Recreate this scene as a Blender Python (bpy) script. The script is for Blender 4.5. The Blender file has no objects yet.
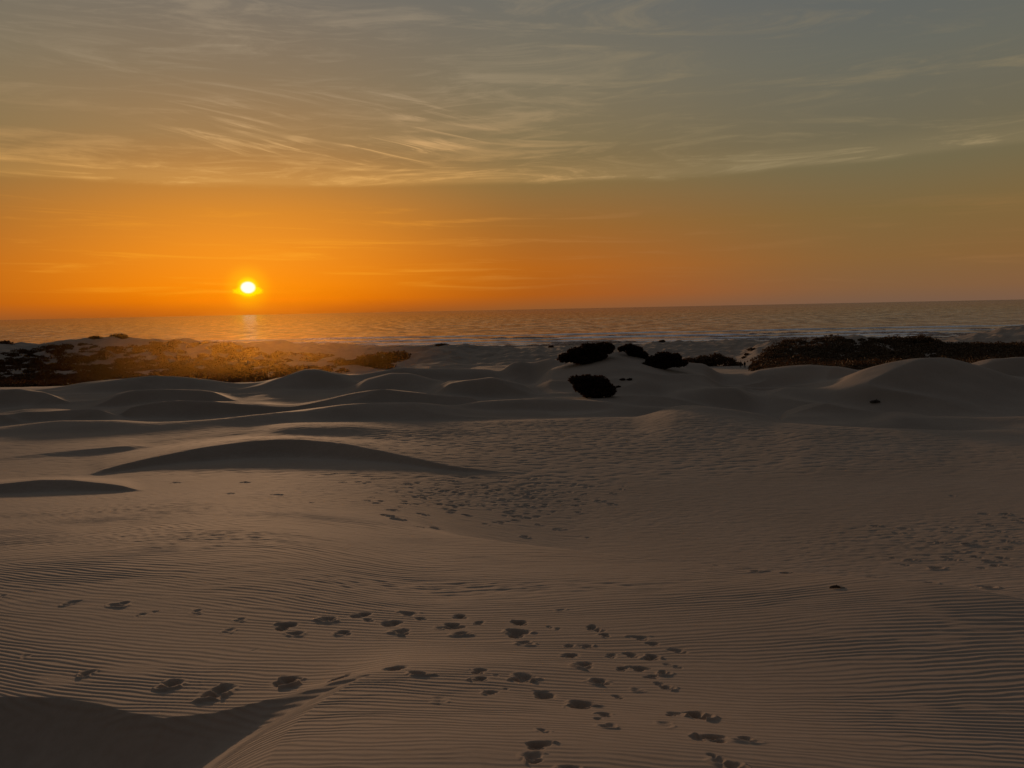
import bpy, bmesh, math, random
import numpy as np

random.seed(7)
rng = np.random.default_rng(7)
scene = bpy.context.scene
C = scene.collection
R = math.radians

# ------------------------------------------------------------------ camera
W, H, F = 1024, 768, 772.0
PITCH, ROLL = R(5.51), R(1.15)
fw = np.array([0, math.cos(PITCH), -math.sin(PITCH)])
up0 = np.array([0, math.sin(PITCH), math.cos(PITCH)])
rt0 = np.array([1.0, 0, 0])
rt = math.cos(ROLL) * rt0 - math.sin(ROLL) * up0
up = math.sin(ROLL) * rt0 + math.cos(ROLL) * up0

cam_d = bpy.data.cameras.new("camera")
cam = bpy.data.objects.new("camera", cam_d)
C.objects.link(cam)
cam_d.sensor_width = 36.0
cam_d.lens = F / W * 36.0
cam_d.clip_start, cam_d.clip_end = 0.1, 200000
from mathutils import Matrix, Vector
m = Matrix.Identity(4)
for i in range(3):
    m[i][0], m[i][1], m[i][2] = rt[i], up[i], -fw[i]
cam.matrix_world = m
scene.camera = cam


def ray(px, py):
    """surveying aid: direction of a sighting, scaled so that y (distance ahead) is 1 -> (u, v): x = u*Y, z = v*Y"""
    px, py = np.asarray(px, float), np.asarray(py, float)
    d = fw[:, None] * F + rt[:, None] * (px.ravel() - 512) - up[:, None] * (py.ravel() - 384)
    return (d[0] / d[1]).reshape(px.shape), (d[2] / d[1]).reshape(px.shape)


def sm(t):
    t = np.clip(t, 0, 1)
    return t * t * (3 - 2 * t)


# ------------------------------------------------------------------ noise
def _hash(ix, iy, seed):
    h = (ix.astype(np.int64) * 374761393 + iy.astype(np.int64) * 668265263 + seed * 974711) & 0xFFFFFFFF
    h = ((h ^ (h >> 13)) * 1274126177) & 0xFFFFFFFF
    h = (h ^ (h >> 16)) & 0xFFFF
    return h.astype(np.float32) / 65535.0


def noise(x, y, seed=0):
    """smooth gradient noise, about -1..1"""
    x = np.asarray(x, np.float64); y = np.asarray(y, np.float64)
    ix, iy = np.floor(x), np.floor(y)
    fx, fy = (x - ix).astype(np.float32), (y - iy).astype(np.float32)
    ux, uy = fx * fx * fx * (fx * (fx * 6 - 15) + 10), fy * fy * fy * (fy * (fy * 6 - 15) + 10)

    def g(dx, dy):
        a = _hash(ix + dx, iy + dy, seed) * np.float32(2 * math.pi)
        return np.cos(a) * (fx - dx) + np.sin(a) * (fy - dy)
    a, b, c, d = g(0, 0), g(1, 0), g(0, 1), g(1, 1)
    r = (a + (b - a) * ux) * (1 - uy) + (c + (d - c) * ux) * uy
    return r * 1.5


def fbm(x, y, seed=0, octs=3):
    s, a, t = 0, 1.0, 0
    for k in range(octs):
        s = s + a * noise(x * 2 ** k, y * 2 ** k, seed + 17 * k)
        t += a
        a *= 0.5
    return s / t


# ------------------------------------------------------------------ land form
SEA_Z = -22.0
_tab = np.array([(0, -1.78), (2, -2.08), (4, -2.37), (5.3, -2.57), (7, -2.89), (9.5, -3.37), (11.5, -3.75), (14.5, -4.28), (18, -4.85),
                 (21, -5.25), (24, -5.57), (30, -6.08), (40, -6.65), (50, -7.03), (60, -7.30), (75, -7.58), (88, -7.74), (94, -8.1), (105, -9.3), (130, -11.9), (160, -14.0),
                 (200, -16.0), (260, -17.6), (330, -19.2), (400, -20.6), (430, -21.2), (470, -21.95), (520, -23.2), (600, -25), (900, -30), (5000, -60)])
_sv = np.array([(14.5, 223), (18, 210), (24, 184), (30, 163), (40, 140), (50, 124.3), (70, 105.3), (90, 93.5), (110, 84.9), (135, 76.6), (170, 68.1), (176, 67.4)])   # first survey: distance -> dip


def resurvey(Y):
    """distances were first paced too long over the middle ground: bring them onto the flatter basin"""
    Yn = np.linspace(14, 88, 4000)
    dip = -base(Yn) / Yn * 772.0
    d = np.interp(Y, _sv[:, 0], _sv[:, 1])
    return np.where((Y > 18) & (Y < 180), np.interp(d, dip[::-1], Yn[::-1]), Y)


_ly = np.linspace(math.log(1.0), math.log(5001.0), 4000)
_lz = np.interp(np.exp(_ly) - 1.0, _tab[:, 0], _tab[:, 1])
_k = np.exp(-0.5 * (np.arange(-80, 81) / 32.0) ** 2); _k /= _k.sum()
_lz = np.convolve(np.pad(_lz, 80, mode="edge"), _k, mode="valid")


def base(Y):
    return np.interp(np.log(np.maximum(Y, 0) + 1.0), _ly, _lz)


def on_base(px, py):
    """where a sighting meets the smooth base slope -> u, Y"""
    u, v = ray(px, py)
    Ys = np.exp(np.linspace(math.log(1.5), math.log(900), 6000))
    bz = base(Ys)
    out = []
    for vv in np.ravel(v):
        k = np.argmax(vv * Ys - bz < 0)
        out.append(Ys[k] if k > 0 else 900.0)
    return u, np.array(out).reshape(np.shape(u))


class Dune:
    def __init__(s, pts, front=None, back=None, sharp=1.0, taper=0.22, fixed=None, fmin=0.0, flip=False):
        p = np.array(pts, float)
        s.u, v = ray(p[:, 0], p[:, 1])
        o = np.argsort(s.u)
        s.u, v, p = s.u[o], v[o], p[o]
        s.Y = resurvey(p[:, 2])
        sc_ = float(np.mean(s.Y / p[:, 2]))
        front = front * sc_ if front else None
        back = back * sc_ if back else None
        s.z = v * s.Y
        t = (s.u - s.u[0]) / (s.u[-1] - s.u[0])
        s.tp = sm(t / taper) * sm((1 - t) / taper)
        s.h = np.zeros(len(p))
        s.front, s.back, s.sharp, s.taper, s.fmin = front, back, sharp, taper, fmin

    def solve(s, others):
        ground = base(s.Y) + others(s.u, s.Y)
        h = np.clip(s.z - ground, 0.02, 12)
        s.h = 0.5 * s.h + 0.5 * h if s.h.any() else h

    def __call__(s, u, Y):
        # smooth interpolation of crest distance and height along the crest
        uu = np.linspace(s.u[0], s.u[-1], 300)
        k = np.exp(-0.5 * (np.arange(-12, 13) / 5.0) ** 2); k /= k.sum()
        def smooth(a):
            a = np.interp(uu, s.u, a)
            return np.convolve(np.pad(a, 12, mode="edge"), k, mode="valid")
        t = (uu - uu[0]) / (uu[-1] - uu[0])
        hh = smooth(s.h) * sm(t / s.taper) * sm((1 - t) / s.taper)
        yy = smooth(s.Y)
        inside = (u > uu[0]) & (u < uu[-1])
        h = np.interp(u, uu, hh)
        yc = np.interp(u, uu, yy)
        d = Y - yc
        wf = s.front if s.front else np.maximum(h * 1.75, 0.25) + s.fmin
        wb = s.back if s.back else np.maximum(h * 7.0, 1.0)
        tf, tb = np.clip(-d / wf, 0, 2), np.clip(d / wb, 0, 1)
        slip = np.clip(1 - tf, 0, 1)
        slip = np.where(tf < 0.7, slip, 0.3 * np.clip((1.3 - tf) / 0.6, 0, 1) ** 2)
        rnd = 0.5 + 0.5 * np.cos(np.pi * np.clip(tf, 0, 1))
        f = np.where(d < 0, s.sharp * slip + (1 - s.sharp) * rnd, 0.5 + 0.5 * np.cos(np.pi * tb))
        return np.where(inside, h * f, 0.0)


D = []
def dune(pts, **k):
    D.append(Dune(pts, **k))

# near and middle slip faces on the left
dune([(80, 475, 30.5), (95, 472, 31), (120, 465, 33), (150, 458, 35.5), (200, 448, 38), (250, 441, 39.5), (290, 439, 39.5), (340, 443, 38), (400, 455, 35), (450, 466, 31.8), (500, 475, 31.0), (540, 482, 31)], back=10, taper=0.06)
dune([(-90, 488, 24.5), (0, 484, 24.5), (40, 480, 25), (70, 480, 25), (110, 484, 24.5), (150, 490, 24)], back=5, taper=0.12)
dune([(-40, 463, 38), (0, 459, 40), (50, 453, 42), (90, 449, 43), (120, 446, 44), (160, 441, 46)], back=7, front=1.0)
dune([(240, 431, 54), (300, 427, 56), (350, 427, 56), (400, 431, 55), (470, 438, 53)], back=9, front=4, sharp=0.2)
# middle dune train, left
dune([(110, 414, 86), (130, 410, 86), (150, 405.5, 87), (180, 402.5, 88), (215, 403.5, 88), (250, 407, 88), (290, 407, 90), (330, 399, 92), (350, 394, 93), (380, 391, 94), (420, 391, 94), (450, 395, 93), (490, 400, 92)], back=16, taper=0.06)
dune([(85, 406, 114), (100, 401, 115), (130, 393, 117), (160, 390.5, 118), (200, 390.5, 119), (245, 395, 118)], back=14)
dune([(-50, 418, 82), (0, 417, 82), (25, 412, 84), (60, 410.5, 84), (100, 411, 84), (130, 414, 83)], back=10, front=2.0)
dune([(-80, 392, 122), (-30, 391, 122), (20, 391, 122), (50, 394, 121), (75, 397, 120)], back=12)
dune([(40, 388, 158), (70, 385, 159), (110, 380, 160), (150, 376.5, 161), (180, 378, 160), (215, 382, 159), (255, 388, 156)], back=22, front=8, sharp=0.4)
dune([(225, 387, 158), (260, 384, 160), (285, 377, 161), (305, 370.5, 162), (318, 370, 162), (335, 374, 161), (360, 382, 159), (395, 389, 156)], back=22, front=8, sharp=0.6)
dune([(-60, 424, 62), (60, 420, 65), (150, 423, 64), (230, 419, 68), (300, 412, 74), (350, 406, 80), (420, 405, 80), (500, 408, 78), (570, 413, 74)], back=10, front=5, sharp=0.4)
# middle
dune([(320, 381, 172), (350, 374, 172), (400, 368, 174), (450, 369, 174), (495, 370, 172), (530, 372, 170)], back=26, front=8, sharp=0.5)
dune([(490, 371, 165), (505, 365, 165), (520, 361.5, 166), (540, 360.5, 166), (565, 363, 165), (600, 369, 163)], back=24, front=8, sharp=0.45)
dune([(425, 389, 120), (445, 384.5, 120), (465, 381, 121), (490, 379.5, 121), (520, 384, 120), (550, 388, 119)], back=16, front=4)
dune([(340, 387, 138), (365, 381, 139), (390, 374, 140), (410, 374, 140), (440, 380, 138), (470, 384, 136)], back=14, front=9, sharp=0.5)
dune([(430, 406, 84), (480, 402, 85), (540, 401, 86), (600, 403, 86), (650, 407, 85)], back=12, front=3, sharp=0.4)
# mound that carries the dark shrubs
dune([(530, 370, 158), (556, 364, 158), (580, 357, 159), (612, 352, 160), (640, 355, 160), (665, 361, 159), (700, 367, 157), (725, 371, 156)], back=26, front=38, sharp=0.15, taper=0.12)
# right
dune([(640, 404, 108), (660, 396, 109), (680, 388, 110), (700, 384.5, 111), (720, 384, 111), (740, 386, 110), (770, 391, 108)], back=22, front=6, taper=0.3, sharp=0.6)
dune([(720, 374, 158), (745, 377, 159), (770, 371, 160), (790, 368.3, 161), (810, 367.6, 161), (835, 370, 160), (870, 374, 158)], back=20, front=6, sharp=0.8)
dune([(715, 404, 116), (735, 400.5, 117), (760, 397, 119), (790, 391.5, 121), (830, 384, 124), (860, 372, 127), (890, 364.5, 128), (915, 361, 129), (945, 361.5, 129), (975, 369, 127), (1010, 380, 124), (1060, 392, 120)], back=18, front=24, sharp=0.6, taper=0.07)
dune([(935, 376, 150), (965, 370, 152), (990, 365, 153), (1015, 361.5, 154), (1050, 360, 155), (1100, 364, 155)], back=20, front=6)
dune([(770, 415, 73), (785, 412, 74), (800, 409.5, 75), (840, 408.5, 76), (870, 410, 76), (900, 414.5, 75), (940, 420, 74)], back=14, front=5.5, taper=0.1)
dune([(905, 415, 74), (925, 411, 75), (945, 408.5, 76), (970, 413, 75), (1000, 417, 74)], back=7, front=3)
dune([(860, 420, 64), (890, 418, 65), (930, 420, 65), (980, 424, 65), (1030, 428, 65), (1080, 432, 65)], back=6, front=5, sharp=0.6)
dune([(630, 410, 70), (665, 409.5, 72), (700, 410.5, 72), (740, 413.5, 68), (770, 417, 62), (800, 424, 55), (830, 426.5, 52.5), (900, 430, 50.5), (960, 436, 47.5), (1024, 441, 45.5), (1100, 448, 43)], back=3.2, front=26, sharp=0.0, taper=0.1)
# foredunes toward the beach
dune([(-120, 348, 300), (-60, 345, 310), (0, 345, 318), (10, 346, 320), (30, 343, 325), (60, 342.5, 330), (90, 339, 332), (115, 337.5, 332), (140, 339.5, 334), (170, 341.5, 336), (205, 342, 338), (230, 343, 340), (260, 344, 342), (280, 346, 344), (300, 343, 345), (325, 343, 346), (350, 346, 350), (400, 346.5, 352), (450, 346.5, 355), (490, 348, 358), (530, 349, 360), (570, 348, 360), (620, 344, 362), (660, 343, 362), (700, 341.5, 362), (740, 340.8, 360), (800, 340, 352)], back=45, front=95, sharp=0.1, taper=0.06)
dune([(735, 352, 262), (765, 345, 264), (790, 342, 268), (820, 337.5, 272), (850, 336.5, 275), (885, 339, 276), (905, 341, 276), (930, 341, 274), (955, 346, 270), (1000, 346, 268), (1060, 347, 266), (1130, 349, 262)], back=40, front=62, sharp=0.15, taper=0.06)
dune([(925, 344, 372), (950, 339, 374), (975, 333.5, 376), (990, 331.5, 377), (1002, 328.5, 378), (1020, 325, 379), (1050, 324, 380), (1090, 322, 380), (1150, 324, 380)], back=40, front=70, sharp=0.1, taper=0.08)

HOLLOWS = []   # (u, Y, ru(m across), rY(m), depth)
def hollow(px, py, ru, ry, depth, Y=None):
    u, Yb = on_base(np.array([px]), np.array([py]))
    if Y:
        Y0, Y = Y, float(resurvey(np.array(float(Y))))
        ru, ry, depth = ru * Y / Y0, ry * Y / Y0, depth * Y / Y0
    HOLLOWS.append((float(u[0]), float(Y if Y else Yb[0]), ru, ry, depth))
hollow(870, 422, 9, 5.0, 0.95, Y=60)
hollow(960, 424, 9, 5.0, 0.9, Y=57)
hollow(640, 392, 14, 14, -0.5, Y=120)
hollow(985, 580, 2.3, 2.2, -0.20)
hollow(905, 390, 17, 11, 1.5, Y=98)
hollow(1000, 395, 14, 9, 0.8, Y=92)

# lip in front of which the near rippled plateau ends
_lp = np.array([(370, 524), (440, 535), (520, 545), (600, 554), (680, 563), (760, 574), (840, 588), (900, 597), (1000, 612), (1100, 630), (1300, 660)], float)
LIP_U, LIP_Y = on_base(_lp[:, 0], _lp[:, 1])


def lip(u, Y):
    yl = np.interp(u, LIP_U, LIP_Y)
    a = sm((u - LIP_U[0]) / 0.30) * sm((1.2 - u) / 0.4)
    s = (Y - yl)
    before = np.zeros_like(s)
    after = -0.75 * sm(s / 2.4)
    tail = np.exp(-(np.maximum(s - 2.4, 0) / 12.0) ** 2)
    return a * np.where(s < 0, before, np.where(s < 2.4, after, -0.75 * tail))


# scooped hollow at the lower left, with a sharp rim and a sharp ridge on its right
_rm = np.array([(-260, 700), (-80, 696), (0, 697), (60, 698), (100, 705), (130, 715), (165, 722), (215, 718), (270, 706)], float)
RIM_U, RIM_Y = on_base(_rm[:, 0], _rm[:, 1])
RIM_X = RIM_U * RIM_Y
_rg = np.array([(250, 900), (288, 800), (306, 768), (320, 750), (336, 733), (352, 719), (368, 707), (384, 696), (408, 684)], float)
RDG_U, RDG_Y = on_base(_rg[:, 0], _rg[:, 1])
RDG_X = RDG_U * RDG_Y


def scoop(u, Y):
    x = u * Y
    yr = np.interp(x, RIM_X, RIM_Y)
    xr = np.interp(Y, RDG_Y[np.argsort(RDG_Y)], RDG_X[np.argsort(RDG_Y)])
    a = np.maximum(yr - Y, 0)          # distance in front of the rim
    b = np.maximum(xr - x, 0)          # distance left of the ridge
    fa = 0.80 * (1 - np.exp(-a * 0.75 / 0.80 * 1.15))
    fa = fa * (0.50 + 0.50 * sm((-0.36 - u) / 0.24))
    fb = 0.60 * sm(b / 1.9) * (1 - np.exp(-b * 2.5)) + 0.05 * (1 - np.exp(-b * 6))
    k = 0.10
    dd = np.minimum(fa, fb) - k * np.exp(-np.abs(fa - fb) / k) * 0.35 * sm(np.minimum(fa, fb) / 0.2)
    q = x - xr
    crest = sm((6.4 - Y) / 2.0) * np.where(q < 0, 0.15 * np.exp(-(q / 0.42) ** 2), 0.15 * np.exp(-(q / 1.15) ** 2))
    return -np.maximum(dd, 0) * sm((7.0 - Y) / 0.8) + crest


def extras(u, Y):
    z = lip(u, Y) + scoop(u, Y)
    z = z + 0.42 * np.exp(-((u * Y - 0.45) / 2.1) ** 2 - ((Y - 2.4) / 1.8) ** 2)
    z = z + 0.32 * sm((Y - 5.2) / 6) * sm((36 - Y) / 20) * sm((-0.10 - u) / 0.25)
    z = z - (0.45 + 1.05 * sm((u - 0.15) / 0.16)) * sm((Y - 47) / 8) * sm((88 - Y) / 12)
    for hu, hY, ru, ry, dp in HOLLOWS:
        z = z - dp * np.exp(-(((u - hu) * hY / ru) ** 2 + ((Y - hY) / ry) ** 2))
    return z


for it in range(5):
    for d in D:
        d.solve(lambda u, Y, d=d: extras(u, Y) + sum(o(u, Y) for o in D if o is not d))


def macro(u, Y):
    """height of the land (without ripples and prints); u = x / y"""
    return base(Y) + extras(u, Y) + sum(d(u, Y) for d in D) + rough(u, Y)


def rough(u, Y):
    x = u * Y
    far = sm((Y - 205) / 60) * sm((440 - Y) / 40)
    mid = sm((Y - 30) / 25) * sm((230 - Y) / 60)
    z = far * (0.9 * fbm(x / 14, Y / 14, 3, 3) + 0.35 * noise(x / 4, Y / 4, 5))
    z = z + mid * (0.13 * fbm(x / 12 + Y / 60, Y / 7, 8, 2) + 0.03 * noise(x / 3.0, Y / 2.2, 9))
    dn = sm((Y - 46) / 10) * sm((92 - Y) / 10)
    wx, wy = x / 13.0 + 0.35 * noise(x / 20, Y / 20, 12), Y / 6.5 + 0.7 * noise(x / 15, Y / 12, 13)
    z = z + dn * (0.30 + 0.45 * sm((u - 0.10) / 0.10)) * (0.6 - np.abs(noise(wx, wy, 11)) * 1.6)
    hm = sm((Y - 232) / 50) * sm((400 - Y) / 30)
    hs = sm((Y - 195) / 40) * sm((380 - Y) / 40) * sm((0.05 - u) / 0.15)
    z = z + hs * 1.9 * noise(x / 19.0, Y / 26.0, 18)
    z = z + hm * (1.8 * (0.32 - np.abs(noise(x / 11, Y / 18, 14))) + 0.35 * noise(x / 3.6, Y / 6.0, 15))
    return z


def ground_at(px, py, lo=3.0, hi=520.0):
    """first place a sighting meets the land -> x, y, z"""
    u, v = ray(np.array([float(px)]), np.array([float(py)]))
    Ys = np.exp(np.linspace(math.log(lo), math.log(hi), 5000))
    z = macro(np.full_like(Ys, u[0]), Ys)
    k = int(np.argmax(v[0] * Ys - z < 0))
    if k == 0:
        k = len(Ys) - 1
    return float(u[0] * Ys[k]), float(Ys[k]), float(z[k])


# ------------------------------------------------------------------ helpers
def link_mesh(name, verts, faces, mat=None, parent=None, smooth=False):
    me = bpy.data.meshes.new(name)
    me.from_pydata([tuple(v) for v in verts], [], [tuple(f) for f in faces])
    me.update()
    if smooth:
        me.shade_smooth()
    o = bpy.data.objects.new(name, me)
    C.objects.link(o)
    if mat:
        me.materials.append(mat)
    if parent:
        o.parent = parent
    return o


def grid_mesh(name, co, nr, nc, mat, wrap=False):
    """co: (nr*nc,3) float32 rows by columns"""
    me = bpy.data.meshes.new(name)
    me.vertices.add(nr * nc)
    me.vertices.foreach_set("co", co.astype(np.float32).ravel())
    idx = np.arange(nr * nc, dtype=np.int32).reshape(nr, nc)
    if wrap:
        idx = np.concatenate([idx, idx[:, :1]], axis=1)
    q = np.stack([idx[:-1, :-1], idx[:-1, 1:], idx[1:, 1:], idx[1:, :-1]], axis=-1).reshape(-1, 4)
    n = len(q)
    me.loops.add(n * 4)
    me.loops.foreach_set("vertex_index", q.ravel())
    me.polygons.add(n)
    me.polygons.foreach_set("loop_start", np.arange(0, n * 4, 4, dtype=np.int32))
    me.update(calc_edges=True)
    me.shade_smooth()
    me.materials.append(mat)
    o = bpy.data.objects.new(name, me)
    C.objects.link(o)
    return o


def quads_mesh(name, q, mat, parent=None):
    """q: (n,4,3) loose leaf faces"""
    n = len(q)
    me = bpy.data.meshes.new(name)
    me.vertices.add(n * 4)
    me.vertices.foreach_set("co", q.astype(np.float32).ravel())
    me.loops.add(n * 4)
    me.loops.foreach_set("vertex_index", np.arange(n * 4, dtype=np.int32))
    me.polygons.add(n)
    me.polygons.foreach_set("loop_start", np.arange(0, n * 4, 4, dtype=np.int32))
    me.update(calc_edges=True)
    me.materials.append(mat)
    o = bpy.data.objects.new(name, me)
    C.objects.link(o)
    if parent:
        o.parent = parent
    return o


def tag(o, label=None, cat=None, group=None, kind=None):
    if label: o["label"] = label
    if cat: o["category"] = cat
    if group: o["group"] = group
    if kind: o["kind"] = kind
    return o


def empty(name, loc):
    o = bpy.data.objects.new(name, None)
    C.objects.link(o)
    o.location = loc
    return o


class N:
    """small node-building helper"""
    def __init__(s, tree):
        s.t = tree
        tree.nodes.clear()

    def __call__(s, typ, inputs=None, **props):
        n = s.t.nodes.new(typ)
        for k, v in props.items():
            setattr(n, k, v)
        for k, v in (inputs or {}).items():
            sock = n.inputs[k]
            if hasattr(v, "is_output") or isinstance(v, bpy.types.NodeSocket):
                s.t.links.new(v, sock)
            elif hasattr(v, "outputs"):
                s.t.links.new(v.outputs[0], sock)
            else:
                sock.default_value = v
        return n

    def math(s, op, a, b=0.0, c=0.0, clamp=False):
        n = s("ShaderNodeMath", {0: a, 1: b, 2: c}, operation=op)
        n.use_clamp = clamp
        return n.outputs[0]

    def ramp(s, fac, stops, interp="LINEAR"):
        n = s("ShaderNodeValToRGB", {"Fac": fac})
        cr = n.color_ramp
        cr.interpolation = interp
        while len(cr.elements) < len(stops):
            cr.elements.new(0.5)
        for e, (p, c) in zip(cr.elements, stops):
            e.position = p
            e.color = (*c, 1.0) if len(c) == 3 else c
        return n.outputs[0]

    def mix(s, fac, a, b, blend="MIX"):
        n = s("ShaderNodeMix", data_type="RGBA", blend_type=blend)
        for i, v in ((0, fac), (6, a), (7, b)):
            if isinstance(v, (tuple, list)):
                n.inputs[i].default_value = (*v, 1.0) if len(v) == 3 else v
            elif isinstance(v, (int, float)):
                n.inputs[i].default_value = v
            else:
                s.t.links.new(v, n.inputs[i])
        return n.outputs[2]

    def maprange(s, v, a, b, c=0.0, d=1.0, interp="SMOOTHSTEP"):
        n = s("ShaderNodeMapRange", {"Value": v, "From Min": a, "From Max": b, "To Min": c, "To Max": d})
        n.interpolation_type = interp
        return n.outputs[0]


def new_mat(name):
    mt = bpy.data.materials.new(name)
    mt.use_nodes = True
    return mt, N(mt.node_tree)


def lin(r, g, b):
    return tuple(((c / 255) / 12.92 if c / 255 <= 0.04045 else ((c / 255 + 0.055) / 1.055) ** 2.4) for c in (r, g, b))


# ------------------------------------------------------------------ sun direction
su, sv = ray(np.array([248.0]), np.array([287.5]))
sdir = Vector((float(su[0]), 1.0, float(sv[0]))).normalized()
SUN_EL = math.asin(sdir.z)
SUN_AZ = math.atan2(sdir.x, sdir.y)          # from +Y towards +X

sun_d = bpy.data.lights.new("sun", "SUN")
sun_d.energy = 2.4
sun_d.angle = R(2.2)
sun_d.color = (0.88, 0.49, 0.25)
sun = bpy.data.objects.new("sun", sun_d)
C.objects.link(sun)
sun.rotation_mode = "QUATERNION"
sun.rotation_quaternion = (-sdir).to_track_quat("-Z", "Y")
sun.location = (-60, 150, 40)

# ------------------------------------------------------------------ sky
world = bpy.data.worlds.new("World")
scene.world = world
world.use_nodes = True
n = N(world.node_tree)
tc = n("ShaderNodeTexCoord")
sep = n("ShaderNodeSeparateXYZ", {0: tc.outputs["Generated"]})
X, Yv, Z = sep.outputs
elev = n.math("MULTIPLY", n.math("ARCSINE", Z), 180 / math.pi)                       # degrees
azim = n.math("MULTIPLY", n.math("ARCTAN2", X, Yv), 180 / math.pi)
da = n.math("SUBTRACT", azim, math.degrees(SUN_AZ))                                  # + is to the right of the sun
ada = n.math("ABSOLUTE", da)
ef = n.math("DIVIDE", elev, 45.0, clamp=True)
def st(rows):
    return [(e / 45.0, lin(*c)) for e, c in rows]
near = n.ramp(ef, st([(0, (176, 82, 10)), (0.5, (208, 98, 4)), (1.0, (236, 116, 2)), (2, (245, 128, 2)), (4.5, (236, 132, 8)), (7, (214, 128, 26)), (9, (186, 122, 48)), (12, (160, 121, 74)), (16, (138, 116, 88)), (22, (114, 109, 101)), (34, (84, 88, 92)), (45, (113, 117, 124))]))
mid = n.ramp(ef, st([(0, (146, 88, 44)), (1, (174, 88, 22)), (3, (182, 96, 18)), (6, (160, 100, 35)), (9, (138, 107, 58)), (12, (133, 113, 76)), (16, (126, 114, 90)), (22, (108, 107, 100)), (34, (80, 84, 88)), (45, (113, 117, 124))]))
far = n.ramp(ef, st([(0, (122, 92, 72)), (1, (132, 95, 64)), (3, (136, 98, 56)), (6, (128, 101, 58)), (9, (117, 104, 72)), (12, (112, 104, 82)), (16, (106, 105, 93)), (22, (94, 99, 101)), (34, (70, 76, 84)), (45, (113, 117, 124))]))
back = n.ramp(ef, st([(0, (32, 29, 25)), (8, (36, 33, 29)), (22, (44, 42, 39)), (45, (58, 58, 58))]))
sky = n.mix(n.maprange(ada, 1.0, 22), near, mid)
sky = n.mix(n.maprange(ada, 16, 46), sky, far)
sky = n.mix(n.maprange(ada, 50, 110), sky, back)

# cirrus: streaks laid out over azimuth and elevation
def coords(kx, ky, skew=0.0, off=0.0):
    a = n.math("MULTIPLY", da, kx)
    e = n.math("ADD", n.math("MULTIPLY", elev, ky), n.math("MULTIPLY", da, skew))
    return n("ShaderNodeCombineXYZ", {0: a, 1: e, 2: off})
def nz(vec, scale, detail, rough_, dist=0.0):
    return n("ShaderNodeTexNoise", {"Vector": vec, "Scale": scale, "Detail": detail, "Roughness": rough_, "Distortion": dist}).outputs[0]
wob = nz(coords(0.05, 0.10, 0, 3), 1.0, 3, 0.5)
edge = n.math("ADD", n.math("ADD", n.math("MULTIPLY", da, 0.010), 8.25), n.math("MULTIPLY", wob, 0.6))
deck = n.maprange(n.math("SUBTRACT", elev, edge), -0.05, 0.55)
deck_fade = n.maprange(da, 16, 46, 1.0, 0.75)
st1 = n.maprange(nz(coords(0.075, 0.62, 0.016, 1), 1.0, 7, 0.66, 1.0), 0.47, 0.70)
st2 = n.maprange(nz(coords(0.16, 1.5, -0.10, 5), 1.0, 5, 0.65, 1.6), 0.48, 0.74)
st3 = n.maprange(nz(coords(0.03, 0.22, 0.01, 9), 1.0, 4, 0.55, 0.5), 0.35, 0.72)
band = n.maprange(n.math("SUBTRACT", elev, edge), 0.4, 9.0, 1.0, 0.62)
streak = n.math("ADD", n.math("MULTIPLY", st1, 0.62), n.math("MULTIPLY", n.math("MULTIPLY", st2, st3), 0.58))
rim = n.math("MULTIPLY", n.maprange(n.math("SUBTRACT", elev, edge), 0.0, 0.5), n.maprange(n.math("SUBTRACT", elev, edge), 0.5, 2.2, 1.0, 0.0))
rim = n.math("MULTIPLY", rim, n.math("ADD", 0.34, n.math("MULTIPLY", st1, 0.85)))
wx, wy = n.math("DIVIDE", n.math("SUBTRACT", da, 7.0), 13.0), n.math("DIVIDE", n.math("SUBTRACT", elev, 12.6), 2.9)
wreg = n.maprange(n.math("ADD", n.math("MULTIPLY", wx, wx), n.math("MULTIPLY", wy, wy)), 0.15, 1.1, 1.0, 0.0)
wisp = n.maprange(nz(coords(0.13, 1.9, 0.36, 21), 1.0, 6, 0.62, 0.8), 0.47, 0.70)
wisp = n.math("MULTIPLY", wisp, n.math("MULTIPLY", wreg, n.maprange(nz(coords(0.10, 0.5, 0, 31), 1.0, 3, 0.5), 0.36, 0.60)))
streak = n.math("ADD", n.math("MULTIPLY", streak, n.maprange(wreg, 0, 1, 1.0, 0.6)), n.math("MULTIPLY", wisp, 1.75))
cl = n.math("ADD", n.math("MULTIPLY", streak, band), rim)
cl = n.math("MULTIPLY", n.math("MULTIPLY", cl, deck), deck_fade)
cl = n.math("MULTIPLY", cl, n.maprange(ada, 60, 110, 1.0, 0.15))
cl = n.math("MULTIPLY", cl, n.maprange(da, -17, -2, 0.55, 1.0))
ccol = n.mix(n.maprange(elev, 8, 17), lin(228, 168, 88), lin(176, 156, 128))
ccol = n.mix(n.maprange(da, 8, 36), ccol, lin(158, 138, 100))
sky = n.mix(n.math("MULTIPLY", cl, 0.78, clamp=True), sky, ccol)
# dull lower veil between horizon and deck, with faint streaks
lowst = n.maprange(nz(coords(0.09, 1.6, 0.03, 12), 1.0, 5, 0.6, 0.6), 0.52, 0.75)
lowm = n.math("MULTIPLY", n.maprange(elev, 0.8, 2.2), n.maprange(elev, 6.0, 8.5, 1.0, 0.0))
lowm = n.math("MULTIPLY", n.math("MULTIPLY", lowst, lowm), n.maprange(ada, 4, 40, 0.50, 0.12))
sky = n.mix(lowm, sky, n.mix(n.maprange(ada, 5, 30), lin(252, 160, 30), lin(180, 126, 76)))
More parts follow.
